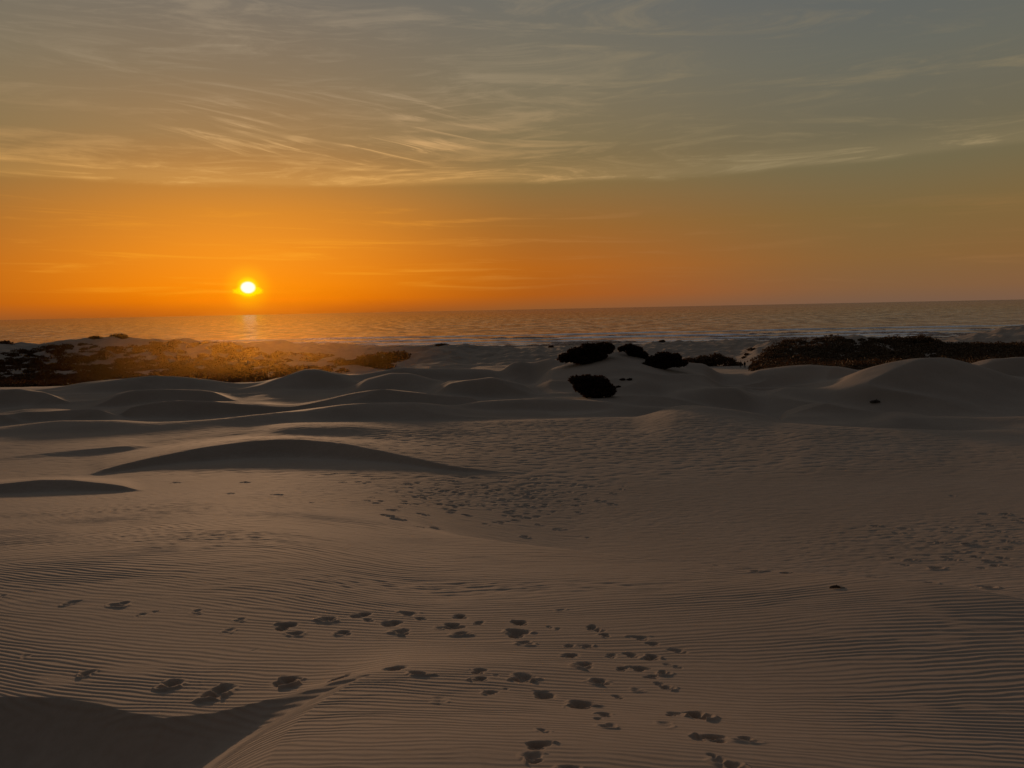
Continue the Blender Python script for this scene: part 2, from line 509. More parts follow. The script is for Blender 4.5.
# glow round the sun, then the disc with its flat yellow flare of cloud
dot = n("ShaderNodeVectorMath", {0: tc.outputs["Generated"], 1: tuple(sdir)}, operation="DOT_PRODUCT").outputs[1]
ang = n.math("MULTIPLY", n.math("ARCCOSINE", n.math("MINIMUM", dot, 0.9999999)), 180 / math.pi)
glow = n.math("POWER", 2.718, n.math("MULTIPLY", ang, -0.75))
sky = n.mix(1.0, sky, n.mix(glow, (0, 0, 0), (0.14, 0.070, 0.0)), "ADD")
de = n.math("SUBTRACT", elev, math.degrees(SUN_EL))
ex, ey = n.math("DIVIDE", da, 1.08), n.math("DIVIDE", n.math("ADD", de, 0.24), 0.34)
lens_ = n.math("ADD", n.math("MULTIPLY", ex, ex), n.math("MULTIPLY", ey, ey))
lens_ = n.math("ADD", lens_, n.math("MULTIPLY", n.math("SUBTRACT", nz(coords(2.2, 6.0, 0, 4), 1.0, 3, 0.6), 0.5), 1.3))
sky = n.mix(n.maprange(lens_, 0.45, 1.15, 0.9, 0.0), sky, (1.0, 0.78, 0.0))
angf = n.math("MULTIPLY", n.math("SQRT", n.math("ADD", n.math("MULTIPLY", da, da), n.math("MULTIPLY", n.math("MULTIPLY", de, de), 1.45))), 1.0)
sky = n.mix(n.maprange(ang, 0.30, 1.9, 0.42, 0.0), sky, (1.0, 0.62, 0.0))
sky = n.mix(n.maprange(ang, 0.42, 0.85, 0.80, 0.0), sky, (1.05, 0.80, 0.0))
sky = n.mix(n.maprange(angf, 0.36, 0.56, 1.0, 0.0), sky, (1.2, 1.12, 0.95))
below = n.maprange(elev, -1.5, -0.2)
sky = n.mix(below, (0.02, 0.015, 0.012), sky)

nish = n("ShaderNodeTexSky")
nish.sky_type = "NISHITA"
nish.sun_disc = False
nish.sun_elevation = SUN_EL
nish.sun_rotation = SUN_AZ
nish.dust_density = 2.0
bg1 = n("ShaderNodeBackground", {"Color": n.mix(1.0, nish.outputs[0], (0.05, 0.08, 0.13), "MULTIPLY"), "Strength": 0.06})
bg2 = n("ShaderNodeBackground", {"Color": sky, "Strength": 0.95})
add = n("ShaderNodeAddShader", {0: bg1, 1: bg2})
n("ShaderNodeOutputWorld", {"Surface": add})
world.cycles.sampling_method = "MANUAL"
world.cycles.sample_map_resolution = 1024

# ------------------------------------------------------------------ materials
def sand_material():
    mt, n = new_mat("sand")
    tc = n("ShaderNodeTexCoord").outputs["Object"]
    a = n("ShaderNodeTexNoise", {"Vector": tc, "Scale": 0.22, "Detail": 5, "Roughness": 0.6}).outputs[0]
    b = n("ShaderNodeTexNoise", {"Vector": tc, "Scale": 9.0, "Detail": 6, "Roughness": 0.7}).outputs[0]
    g = n("ShaderNodeTexNoise", {"Vector": tc, "Scale": 420.0, "Detail": 2, "Roughness": 0.7}).outputs[0]
    col = n.mix(n.maprange(a, 0.3, 0.7), (0.365, 0.302, 0.250), (0.425, 0.353, 0.294))
    col = n.mix(n.math("MULTIPLY", n.maprange(b, 0.35, 0.7), 0.35), col, (0.28, 0.225, 0.175))
    col = n.mix(n.math("MULTIPLY", n.maprange(g, 0.5, 0.75), 0.30), col, (0.22, 0.17, 0.13))
    bump = n("ShaderNodeBump", {"Height": g, "Strength": 0.25, "Distance": 0.004})
    p = n("ShaderNodeBsdfPrincipled", {"Base Color": col, "Roughness": 0.92, "Normal": bump})
    p.inputs["Specular IOR Level"].default_value = 0.15
    p.inputs["Diffuse Roughness"].default_value = 0.6
    n("ShaderNodeOutputMaterial", {"Surface": p})
    return mt


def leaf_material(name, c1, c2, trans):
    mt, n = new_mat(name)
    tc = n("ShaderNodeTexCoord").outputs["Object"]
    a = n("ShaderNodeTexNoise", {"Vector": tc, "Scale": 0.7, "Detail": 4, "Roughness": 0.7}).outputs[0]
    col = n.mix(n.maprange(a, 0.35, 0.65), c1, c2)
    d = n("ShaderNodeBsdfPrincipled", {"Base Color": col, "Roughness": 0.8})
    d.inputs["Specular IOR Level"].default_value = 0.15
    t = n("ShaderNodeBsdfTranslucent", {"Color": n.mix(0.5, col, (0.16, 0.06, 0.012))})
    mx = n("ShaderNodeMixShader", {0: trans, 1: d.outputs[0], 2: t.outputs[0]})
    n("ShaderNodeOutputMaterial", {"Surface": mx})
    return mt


def plain(name, col, rough_=0.8, var=0.25, scale=6.0):
    mt, n = new_mat(name)
    tc = n("ShaderNodeTexCoord").outputs["Object"]
    a = n("ShaderNodeTexNoise", {"Vector": tc, "Scale": scale, "Detail": 4}).outputs[0]
    c = n.mix(n.maprange(a, 0.3, 0.7), tuple(x * (1 - var) for x in col), tuple(min(1, x * (1 + var)) for x in col))
    p = n("ShaderNodeBsdfPrincipled", {"Base Color": c, "Roughness": rough_})
    n("ShaderNodeOutputMaterial", {"Surface": p})
    return mt


def sea_material():
    mt, n = new_mat("sea_water")
    tc = n("ShaderNodeTexCoord").outputs["Object"]
    def wn(sx, sy, detail, rg=0.6):
        mp = n("ShaderNodeMapping", {"Vector": tc, "Scale": (sx, sy, 1)})
        return n("ShaderNodeTexNoise", {"Vector": mp, "Scale": 1.0, "Detail": detail, "Roughness": rg}).outputs[0]
    w1 = wn(0.060, 0.020, 8, 0.80)
    w2 = wn(0.010, 0.0035, 4)
    foam = n("ShaderNodeAttribute", attribute_name="foam").outputs["Fac"]
    bump = n("ShaderNodeBump", {"Height": w1, "Strength": 0.22, "Distance": 3.0})
    rgh = n.maprange(w1, 0.35, 0.65, 0.06, 0.17, "LINEAR")
    col = n.mix(n.maprange(n.math("ADD", n.math("MULTIPLY", w2, 0.5), n.math("MULTIPLY", w1, 0.5)), 0.35, 0.65), (0.20, 0.175, 0.165), (0.30, 0.26, 0.245))
    glo = n("ShaderNodeBsdfGlossy", {"Roughness": rgh, "Normal": bump, "Color": n.mix(n.maprange(w1, 0.38, 0.62), (0.36, 0.365, 0.45), (0.86, 0.87, 1.0))})
    dif = n("ShaderNodeBsdfDiffuse", {"Color": col})
    s = n("ShaderNodeMixShader", {0: 0.80, 1: dif.outputs[0], 2: glo.outputs[0]})
    fo = n("ShaderNodeMixShader", {0: 0.55, 1: n("ShaderNodeBsdfDiffuse", {"Color": (0.88, 0.80, 0.72, 1)}).outputs[0], 2: n("ShaderNodeBsdfGlossy", {"Color": (0.98, 0.95, 0.95, 1), "Roughness": 0.55}).outputs[0]})
    s2 = n("ShaderNodeMixShader", {0: foam, 1: s.outputs[0], 2: fo.outputs[0]})
    n("ShaderNodeOutputMaterial", {"Surface": s2})
    return mt


M_SAND = sand_material()
M_SEA = sea_material()
M_SCRUB_L = leaf_material("dry_scrub_leaves", (0.080, 0.042, 0.018), (0.125, 0.064, 0.027), 0.14)
M_SCRUB_R = leaf_material("brown_scrub_leaves", (0.085, 0.058, 0.034), (0.115, 0.080, 0.048), 0.12)
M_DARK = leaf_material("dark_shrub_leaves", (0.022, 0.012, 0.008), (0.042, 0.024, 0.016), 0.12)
M_WOOD = plain("weathered_wood", (0.06, 0.045, 0.035))
M_PALE = plain("pale_splintered_wood", (0.42, 0.38, 0.32))

# ------------------------------------------------------------------ the sand
UF = 0.765
uf = np.linspace(-UF, UF, 1180)
th0 = math.atan(UF)
tb = np.linspace(th0, 2 * math.pi - th0, 90)[1:-1]
ys = [0.35]
while ys[-1] < 640:
    y = ys[-1]
    if y < 2.6: d = 0.04
    elif y < 11: d = min(0.0068 * (y / 4.0) ** 2.2, 0.0155) if y > 3.4 else 0.0085
    elif y < 11.8: d = 0.019
    elif y < 14: d = 0.026
    elif y < 62: d = max(0.03, 0.0024 * y)
    elif y < 420: d = 0.0033 * y
    else: d = 0.02 * y
    ys.append(y + d)
ys = np.array(ys + list(np.exp(np.linspace(math.log(ys[-1] * 1.05), math.log(4800), 12))))
nr, nf, nb = len(ys), len(uf), len(tb)
U, YY = np.meshgrid(uf, ys)
XX = U * YY
ZZ = macro(U, YY)

# ripples
px_spots = lambda lst: [(float(a[0]), float(b[0]), rx, ry, s) for (px, py, rx, ry, s) in lst for a, b in [on_base(np.array([px]), np.array([py]))]]
def spots(lst, U, Y):
    r = np.zeros_like(Y)
    for u, y0, rx, ry, s in px_spots(lst):
        r = np.maximum(r, s * np.exp(-(((U - u) * y0 / rx) ** 2 + ((Y - y0) / ry) ** 2)))
    return r

win = ys < 30
nw = int(win.sum())
x, y, u = XX[:nw], YY[:nw], U[:nw]
turn = 0.55 * noise(x / 5.0 + 3, y / 4.5, 21) + 0.0 * u
rdg = sm((u + 0.52) / 0.15) * sm((0.02 - u) / 0.25) * sm((6.4 - y) / 1.4)
ww = y - 0.42 * y * np.maximum(-u - 0.03, 0) ** 2 - 0.10 * y * np.maximum(u - 0.1, 0) ** 2 + 0.22 * fbm(x / 3.4, y / 2.4, 22, 2) + 0.020 * noise(x / 0.60, y / 0.25, 23) + 0.008 * noise(x / 0.22, y / 0.14, 24)
lam = 0.080 * (np.maximum(y, 3.0) / 4.4) ** 0.80
Yg = np.linspace(0.3, 31, 6000)
Gg = np.concatenate([[0], np.cumsum(np.diff(Yg) / (0.080 * (np.maximum(Yg[1:], 3.0) / 4.4) ** 0.80))])
kx = 1.0 - 0.04 * sm((u + 0.05) / 0.6) + 0.05 * noise(x / 4.0, y / 3.0, 29)
gph = np.interp(ww, Yg, Gg)
g0 = float(np.interp(4.6, Yg, Gg))
ph = 2 * math.pi * (gph - g0) * kx + 2.6 * noise(x / (0.28 * y), y / (0.068 * y + 1e-6) * 1.0, 25)
ph = 2 * math.pi * (gph - g0) * kx + 3.0 * noise(7.5 * u, 17.0 * np.log(np.maximum(y, .3)), 25) + 1.2 * noise(22 * u, 34.0 * np.log(np.maximum(y, .3)), 36)
def saw(p, r=0.30):
    t = (p / (2 * math.pi)) % 1.0
    return np.where(t < r, -np.cos(np.pi * t / r), np.cos(np.pi * np.clip((t - r) / (1 - r), 0, 1) ** 0.85))
prof = saw(ph)
# a second, slightly turned train takes over in patches and makes the crests fork
ph2 = 2 * math.pi * ((gph - g0) * kx * 1.10 + 1.3 * x) + 2.2 * noise(x / 1.2, y / 0.5, 26)
k2 = sm((noise(x / 2.1, y / 0.9, 27) - 0.12) / 0.5)
prof = prof * (1 - k2) + saw(ph2) * k2
amp = (0.031 + 0.005 * sm((u - 0.05) / 0.4)) * np.minimum(lam / kx, 0.22) * (1.50 - 0.68 * sm((y - 4.3) / 3.4)) * (0.70 + 0.55 * noise(x / 2.4, y / 1.4, 28))
slip_mask = sm((-scoop(u, y) - 0.02) / 0.10)
xr = np.interp(y, RDG_Y[np.argsort(RDG_Y)], RDG_X[np.argsort(RDG_Y)])
amp = amp * (1 - 0.93 * slip_mask) * (1 - 0.15 * rdg)
amp = amp * (1 - 0.80 * sm((y - 15) / 10.0)) * (1 - 0.72 * sm((y - 11.5) / 3.0) * sm((u + 0.16) / 0.12))
smooth_patch = spots([(330, 545, 1.5, 1.3, 0.85), (560, 570, 2.2, 0.5, 0.5), (420, 600, 1.0, 0.4, 0.4)], u, y)
RIP = amp * prof * (1 - smooth_patch)

# broken, trodden surface farther off
rough_zone = spots([(210, 555, 1.7, 1.2, 1.0), (150, 520, 3.0, 2.5, 0.55), (500, 588, 2.6, 0.45, 0.9), (480, 488, 4.5, 3.0, 1.0), (620, 500, 4.0, 3.0, 0.5),
                    (790, 560, 1.6, 1.6, 0.9), (960, 515, 4.5, 3.2, 1.1), (840, 530, 3.0, 2.5, 0.6), (930, 560, 1.8, 1.6, 0.8), (720, 500, 4, 3, 0.4), (300, 500, 4, 2.5, 0.5)], u, y)
tr = noise(x / 0.34, y / 0.19, 31) + 0.5 * noise(x / 0.16, y / 0.10, 32)
tr = np.minimum(tr, 0.25)
fadey = sm((y - 5.5) / 3.0)
RIP = RIP + rough_zone * fadey * 0.017 * tr + fadey * 0.004 * noise(x / 0.5, y / 0.22, 33)
CARVE = np.zeros_like(RIP)
KEEP = np.ones_like(RIP)

# footprints: (px, py, width px, depth factor)
PR = [(520, 623, 27, 1), (518, 634, 36, 1), (525, 643, 26, .6), (479, 623, 18, .8), (549, 627, 10, .7), (558, 629, 10, .7), (593, 628, 22, 1), (600, 631, 16, .8), (605, 635.5, 18, .9), (641, 638, 22, .8),
      (653, 644, 19, .8), (569, 646, 17, .9), (587, 646.5, 19, .9), (678, 651, 25, .7), (571, 656, 24, .9), (611, 656, 18, .7), (631, 655, 22, 1), (652, 658, 25, 1), (584.5, 665, 29, 1), (622, 669, 20, .9), (640, 669, 26, 1),
      (667, 664.5, 13, .7), (677, 667, 14, .7), (652, 677, 20, .8), (664, 673, 18, .9), (479, 671, 24, 1), (481, 679, 23, .9), (496, 675, 12, .6), (524, 678, 32, 1), (600, 682, 26, 1), (659, 684, 16, .9), (667, 688, 22, .9), (491, 692.5, 20, .9),
      (506, 689, 10, .7), (544, 696, 34, 1.1), (618, 697, 17, .8), (637, 690, 18, .4), (582, 705.5, 34, 1.3), (605, 715, 22, .9), (598, 719, 14, .7), (609, 726, 22, .6), (673, 714, 22, .8), (698, 716, 34, 1.2), (544, 731, 15, .7),
      (537, 746, 30, 1.25), (533, 757, 25, 1), (571, 769, 22, .8), (700, 738, 24, 1.1), (714, 738, 32, 1.2), (746, 740, 26, .6), (716, 757, 20, .9), (731, 766, 30, 1.1), (665, 724, 22, .3),
      (362, 615, 24, .9), (368, 620, 18, .7), (409, 614, 22, .8), (421, 619, 17, .8), (392, 624, 30, .8), (402, 632, 24, .8), (345, 633, 22, .8), (460, 617, 22, .9), (453, 626, 30, .9), (462, 634, 24, .8), (440, 628, 14, .5),
      (394, 668.5, 32, 1), (420, 674, 26, 1), (338, 679, 30, 1.1), (287, 682, 36, 1.15), (217, 692, 38, 1.0), (171, 685, 30, .9), (86, 674, 20, .9), (26, 656, 14, .7), (285, 627, 29, 1), (296, 634, 20, .6), (328, 619.5, 22, .9), (341, 633, 18, .7),
      (240, 620, 20, .6), (229, 631, 20, .6), (197, 612, 20, .6), (141, 615, 16, .7), (155, 612, 14, .7), (120, 604.5, 28, .9), (71, 603, 24, .7), (2, 596, 14, .7), (255, 650, 14, .4), (440, 700, 22, .25), (560, 610, 14, .4), (385, 515, 16, 1.2), (398, 519, 16, 1.2), (392, 516, 12, 1), (420, 527, 12, 1), (434, 528, 14, 1)]


def press(px, py, wpx, k, seed, slim=1.0):
    r = random.Random(seed)
    uu, yb = on_base(np.array([px]), np.array([py]))
    u0, y0 = float(uu[0]), float(yb[0])
    # the land here is not exactly the base slope: settle on it
    v = ray(np.array([px]), np.array([py]))[1][0]
    Yc = np.linspace(y0 * 0.75, y0 * 1.3, 600)
    zc = macro(np.full_like(Yc, u0), Yc)
    g = v * Yc - zc < 0
    if g.any():
        y0 = float(Yc[int(np.argmax(g))])
    print_at(u0 * y0, y0, 0.82 * wpx * math.hypot(y0, 2.5) / F, k, r, slim)


def print_at(x0, y0, size, k, r, slim=1.0):
    a_, b_ = size * 0.50 * r.uniform(0.95, 1.30) * slim, size * 0.44
    rot = math.pi / 2 + r.uniform(-0.38, 0.38) + (math.pi if r.random() < 0.5 else 0)
    dep = min(0.075, 0.25 * size) * k
    j0, j1 = np.searchsorted(ys[:nw], [y0 - size * 2.0, y0 + size * 2.0])
    u0, u1 = (x0 - size * 1.6) / y0, (x0 + size * 1.6) / y0
    i0, i1 = np.searchsorted(uf, [min(u0, u1) - 0.01, max(u0, u1) + 0.01])
    if j1 <= j0 or i1 <= i0:
        return
    lx, ly = XX[j0:j1, i0:i1] - x0, YY[j0:j1, i0:i1] - y0
    ca, sa = math.cos(rot), math.sin(rot)
    qa, qb = (lx * ca + ly * sa) / a_, (-lx * sa + ly * ca) / b_
    ang_ = np.arctan2(qb, qa)
    hl = r.uniform(-0.62, -0.40); bl_ = r.uniform(0.25, 0.42)
    rr = np.minimum(np.hypot((qa - hl) / r.uniform(0.48, 0.62), qb / r.uniform(0.62, 0.85)), np.hypot((qa - bl_) / r.uniform(0.62, 0.78), qb / r.uniform(0.85, 1.05)))
    p1, p2, p3 = r.uniform(0, 6.3), r.uniform(0, 6.3), r.uniform(0, 6.3)
    rr = rr * (1 + 0.13 * np.sin(2 * ang_ + p1) + 0.09 * np.sin(3 * ang_ + p2) + 0.05 * np.sin(5 * ang_ + p3))
    tilt = r.uniform(-0.35, 0.35)
    pit = -(1 - sm((rr - 0.22) / 0.86)) * (1 + tilt * np.clip(qa, -1, 1))
    # heel and ball: a low saddle across the sole
    pit = pit * (1 - r.uniform(0.0, 0.5) * np.exp(-((qa - r.uniform(-0.2, 0.2)) / 0.22) ** 2))
    rimh = np.exp(-((rr - 1.26) / 0.24) ** 2) * (0.26 + 0.18 * np.sin(-np.arctan2(ly, lx)) + 0.10 * np.sin(2 * ang_ + p3))
    lump = 0.12 * noise((lx + x0) / (size * 0.22), (ly + y0) / (size * 0.22), 40) + 0.09 * noise((lx + x0) / (size * 0.08), (ly + y0) / (size * 0.08), 41)
    CARVE[j0:j1, i0:i1] = np.minimum(CARVE[j0:j1, i0:i1], dep * pit) + dep * np.maximum(rimh, 0) + dep * lump * (rr < 1.5) * (1.5 - np.minimum(rr, 1.5))
    KEEP[j0:j1, i0:i1] = np.minimum(KEEP[j0:j1, i0:i1], sm((rr - 0.8) / 0.7))


for i, (px, py, w_, k_) in enumerate(PR):
    press(px, py, w_ * (0.8 if px < 260 and py < 660 else 1), k_ * (0.55 if px < 260 and py < 660 else 1), 100 + i)
# older, half-blown prints in trodden areas
def trample(px, py, sx, sy, cnt, seed):
    r = random.Random(seed)
    for i in range(cnt):
        qx, qy = r.gauss(px, sx), r.gauss(py, sy)
        if not (455 < qy < 640): continue
        uu, yb = on_base(np.array([qx]), np.array([qy]))
        if yb[0] > 28: continue
        print_at(float(uu[0] * yb[0]), float(yb[0]), r.uniform(0.16, 0.34), r.uniform(0.35, 0.9), r, 0.7)
trample(480, 492, 60, 10, 130, 1)
trample(530, 482, 40, 6, 60, 2)
trample(820, 560, 45, 12, 60, 3)
trample(965, 515, 45, 12, 50, 4)
trample(330, 500, 70, 10, 20, 5)
ZZ[:nw] += RIP * KEEP + CARVE

# trodden texture across the far middle ground
w2 = (ys >= 24) & (ys < 95)
i0, i1 = np.where(w2)[0][[0, -1]]
x, y, u = XX[i0:i1], YY[i0:i1], U[i0:i1]
zone = spots([(430, 436, 6, 3.0, 1.0), (620, 440, 20, 9, 0.7), (520, 425, 14, 8, 0.6), (720, 455, 14, 8, 0.5), (960, 500, 7, 3, 0.9), (480, 480, 7, 3, 0.9), (830, 480, 9, 4, 0.3), (250, 470, 5, 3, .4)], u, y)
tt = np.minimum(noise(x / 0.75, y / 0.45, 51) + 0.6 * noise(x / 0.4, y / 0.28, 52), 0.15)
ZZ[i0:i1] += (0.008 + 0.036 * zone) * tt * sm((y - 24) / 4) * sm((95 - y) / 15)

# the rest of the ring round the viewpoint (inland side), coarse
TB, YB = np.meshgrid(tb, ys)
rad = YB / math.cos(th0)
XB, YB2 = rad * np.sin(TB), rad * np.cos(TB)
inland = sm((np.abs(TB - math.pi) * -1 + 1.9) / 0.7)
ue = np.where(TB < math.pi, UF, -UF)
edge_z = np.where(TB < math.pi, ZZ[:, -1:], ZZ[:, :1])
ZB = edge_z + sm(np.minimum(TB - th0, 2 * math.pi - th0 - TB) / 0.5) * (base(YB) - edge_z)
ZB = ZB * (1 - inland) + np.maximum(ZB, -7.5 + 1.2 * fbm(XB / 40, YB2 / 40, 61, 3)) * inland
co = np.concatenate([np.stack([XX, YY, ZZ], -1), np.stack([XB, YB2, ZB], -1)], axis=1)
ground = grid_mesh("dune_terrain", co.reshape(-1, 3), nr, nf + len(tb), M_SAND, wrap=True)
tag(ground, kind="structure")

# ------------------------------------------------------------------ the sea
uS = np.concatenate([np.linspace(-6, -0.9, 30)[:-1], np.linspace(-0.9, 0.9, 1000), np.linspace(0.9, 6, 30)[1:]])
yS = [428.0]
while yS[-1] < 90000:
    yy_ = yS[-1]
    yS.append(yy_ + (0.8 if yy_ < 640 else 0.0022 * yy_ if yy_ < 1500 else 0.0022 * yy_ * (yy_ / 1500) ** 1.2))
yS = np.array(yS)
US, YS = np.meshgrid(uS, yS)
XS = US * YS
zs = np.full_like(YS, SEA_Z)
foam = np.zeros_like(YS)
SURF = []
meand = 9 * noise(XS / 160, YS * 0 + 1.5, 71) + 3 * noise(XS / 45, YS * 0 + 4.5, 72)
for yc, hgt, seed, wfo in [(447, 0.15, 73, 5), (458, 0.2, 74, 5), (474, 0.35, 75, 7.0), (496, 0.5, 76, 8), (526, 0.7, 77, 10.0), (580, 0.9, 78, 6.0), (660, 0.9, 79, 4.0)]:
    c = yc + meand * (0.7 + 0.3 * math.sin(seed)) + 5 * noise(XS / 90, YS * 0 + seed, seed)
    a = 0.35 + 0.65 * sm((noise(XS / 75, YS * 0 + 2.5, seed + 20) + 0.35) / 0.6)
    d = YS - c
    zs += hgt * a * np.where(d < 0, np.exp(-(d / 2.2) ** 2), np.exp(-(d / 8.0) ** 2))
    br = sm((noise(XS / 70, YS * 0 + 7.5, seed + 40) + 0.45) / 0.45)
    SURF.append((yc, hgt, seed))
    tex = sm((noise(XS / 3.0, YS / 1.6, seed + 60) + 0.75) / 0.8)
    foam = np.maximum(foam, br * tex * np.exp(-(np.where(d < 0, d / wfo, d / 2.2)) ** 2) * 0.95)
swash = np.exp(-((YS - 440 - 0.6 * meand) / 5.0) ** 2) * sm((noise(XS / 20, YS / 3, 99) + 0.3) / 0.5) * 0.8
foam = np.maximum(foam, swash)
swell = sm((YS - 600) / 200) * sm((6000 - YS) / 3000)
zs += swell * (0.35 * noise(XS / 60, YS / 14, 90) + 0.5 * noise(XS / 140, YS / 45, 91))
sea = grid_mesh("sea", np.stack([XS, YS, zs], -1).reshape(-1, 3), len(yS), len(uS), M_SEA)
at = sea.data.attributes.new("foam", "FLOAT", "POINT")
at.data.foreach_set("value", foam.astype(np.float32).ravel())
tag(sea, kind="structure")
lk = bpy.data.collections.new("low_sun_extinction")     # added light link: keeps direct sun off the sea, so no glitter path
lk.objects.link(sea)
sun.light_linking.receiver_collection = lk
lk.collection_objects[0].light_linking.link_state = "EXCLUDE"

# breakers: thin broken crests of white water that the low sun shines through
mw, n = new_mat("white_water")
wt = n("ShaderNodeTexNoise", {"Vector": n("ShaderNodeTexCoord").outputs["Object"], "Scale": 0.9, "Detail": 5}).outputs[0]
wc = n.mix(n.maprange(wt, 0.3, 0.65), (0.34, 0.28, 0.24), (0.85, 0.72, 0.62))
wmx = n("ShaderNodeMixShader", {0: 0.65, 1: n("ShaderNodeBsdfDiffuse", {"Color": wc}).outputs[0], 2: n("ShaderNodeBsdfTranslucent", {"Color": wc}).outputs[0]})
n("ShaderNodeOutputMaterial", {"Surface": wmx})
V, Fc = [], []
xs_ = np.arange(-520, 560, 1.3)
for yc, hgt, seed in SURF[:6]:
    for rep_ in range(2):
        me_ = 9 * noise(xs_ / 160, xs_ * 0 + 1.5, 71) + 3 * noise(xs_ / 45, xs_ * 0 + 4.5, 72)
        c = yc + rep_ * 9.0 + me_ * (0.7 + 0.3 * math.sin(seed)) + 5 * noise(xs_ / 90, xs_ * 0 + seed, seed + rep_) + 0.5 * noise(xs_ / 4, xs_ * 0, seed)
        hh = 1.35 * sm((noise(xs_ / 48, xs_ * 0 + 7.5, seed + 40 + rep_) + 0.10) / 0.45) * (0.55 + 0.6 * noise(xs_ / 5, xs_ * 0 + 3.3, seed + 7)) * (0.5 + 0.5 * sm((xs_ + 200) / 300))
        prev = None
        for xx, cy, h_ in zip(xs_, c, hh):
            if h_ < 0.10:
                prev = None
                continue
            k0 = len(V)
            V += [(xx, cy - 1.6, SEA_Z + 0.05), (xx, cy - 0.5, SEA_Z + 0.75 * h_ + 0.1), (xx, cy, SEA_Z + h_ + 0.15), (xx, cy + 2.2, SEA_Z + 0.1)]
            if prev is not None:
                for q in range(3):
                    Fc.append((prev + q, k0 + q, k0 + q + 1, prev + q + 1))
            prev = k0
wwo = link_mesh("white_water", V, Fc, mw, None, smooth=True)
tag(wwo, kind="structure")

# ------------------------------------------------------------------ sunlit sea haze drifting over the foredunes below the sun
HZ_U = float(su[0])
def haze_material():
    mt, n = new_mat("sunlit_haze")
    g = n("ShaderNodeTexCoord").outputs["Object"]
    ln = n("ShaderNodeVectorMath", {0: g}, operation="LENGTH").outputs[1]
    f = n.maprange(ln, 0.0, 1.0, 1.0, 0.0)
    den = n.math("MULTIPLY", f, HAZE_DENSITY)
    v = n("ShaderNodeVolumeScatter", {"Color": (1.0, 0.52, 0.07, 1), "Density": den, "Anisotropy": 0.80})
    n("ShaderNodeOutputMaterial", {"Volume": v})
    return mt
HAZE_DENSITY = 0.00050
bm = bmesh.new()
bmesh.ops.create_icosphere(bm, subdivisions=4, radius=1.0)
me = bpy.data.meshes.new("haze"); bm.to_mesh(me); bm.free()
me.materials.append(haze_material())
hz = bpy.data.objects.new("haze", me); C.objects.link(hz)
hu_, hv_ = ray(np.array([262.0]), np.array([346.0]))
hz.location = (float(hu_[0]) * 215, 215, float(hv_[0]) * 215)
hz.scale = (56, 125, 19)
hz.rotation_euler.z = -math.atan(float(hu_[0]))
tag(hz, "thin sunlit sea haze over the foredunes below the sun", kind="stuff")

# ------------------------------------------------------------------ vegetation
def leaves(centres, normals_up, size, jitter=0.5):
    """leaf-sized quads of random tilt at the given points"""
    n_ = len(centres)
    a = rng.normal(size=(n_, 3)); a /= np.linalg.norm(a, axis=1, keepdims=True)
    b = rng.normal(size=(n_, 3)); b = np.cross(a, b); b /= np.linalg.norm(b, axis=1, keepdims=True)
    s = size * rng.uniform(1 - jitter, 1 + jitter, (n_, 1))
    a, b = a * s, b * s * 0.55
    return np.stack([centres - a, centres - b * 0.9, centres + a, centres + b], axis=1)


def blob_points(lobes, n_, shell=0.55):
    """points in a union of ellipsoid lobes (x,y,z,rx,ry,rz), denser to the outside"""
    L = np.array(lobes, float)
    w = (L[:, 3] * L[:, 4] * L[:, 5]) ** 0.667
    k = rng.choice(len(L), n_, p=w / w.sum())
    d = rng.normal(size=(n_, 3)); d /= np.linalg.norm(d, axis=1, keepdims=True)
    r = rng.uniform(shell, 1.0, (n_, 1)) ** 0.7
    lump = 1 + 0.16 * noise(d[:, 0] * 3 + k * 7.1, d[:, 2] * 3 + d[:, 1] * 2, 140)[:, None]
    p = L[k, :3] + d * r * lump * L[k, 3:]
    return p


def tube(p0, p1, r0, r1, seg=5):
    p0, p1 = np.array(p0, float), np.array(p1, float)
    d = p1 - p0
    a = np.cross(d, (0.3, 0.9, 0.2)); a /= np.linalg.norm(a)
    b = np.cross(d, a); b /= np.linalg.norm(b)
    vs, fs = [], []
    for p, r_ in ((p0, r0), (p1, r1)):
        for i in range(seg):
            t = 2 * math.pi * i / seg
            vs.append(p + r_ * (a * math.cos(t) + b * math.sin(t)))
    for i in range(seg):
        j = (i + 1) % seg
        fs.append((i, j, seg + j, seg + i))
    fs += [tuple(range(seg))[::-1], tuple(range(seg, 2 * seg))]
    return vs, fs


def stems(base_p, lobes, name, parent, mat, cnt=7):
    V, Fc = [], []
    for i in range(cnt):
        lb = lobes[i % len(lobes)]
        b0 = np.array(base_p) + np.array([rng.uniform(-.5, .5) * lb[3], rng.uniform(-.3, .3) * lb[4], -0.1])
        t = np.array(lb[:3]) + rng.uniform(-.5, .5, 3) * np.array(lb[3:])
        vs, fs = tube(b0, t, 0.09, 0.03)
        o_ = len(V)
        V += vs
        Fc += [tuple(q + o_ for q in f) for f in fs]
    return link_mesh(name, V, Fc, mat, parent)


FULL = 1.08


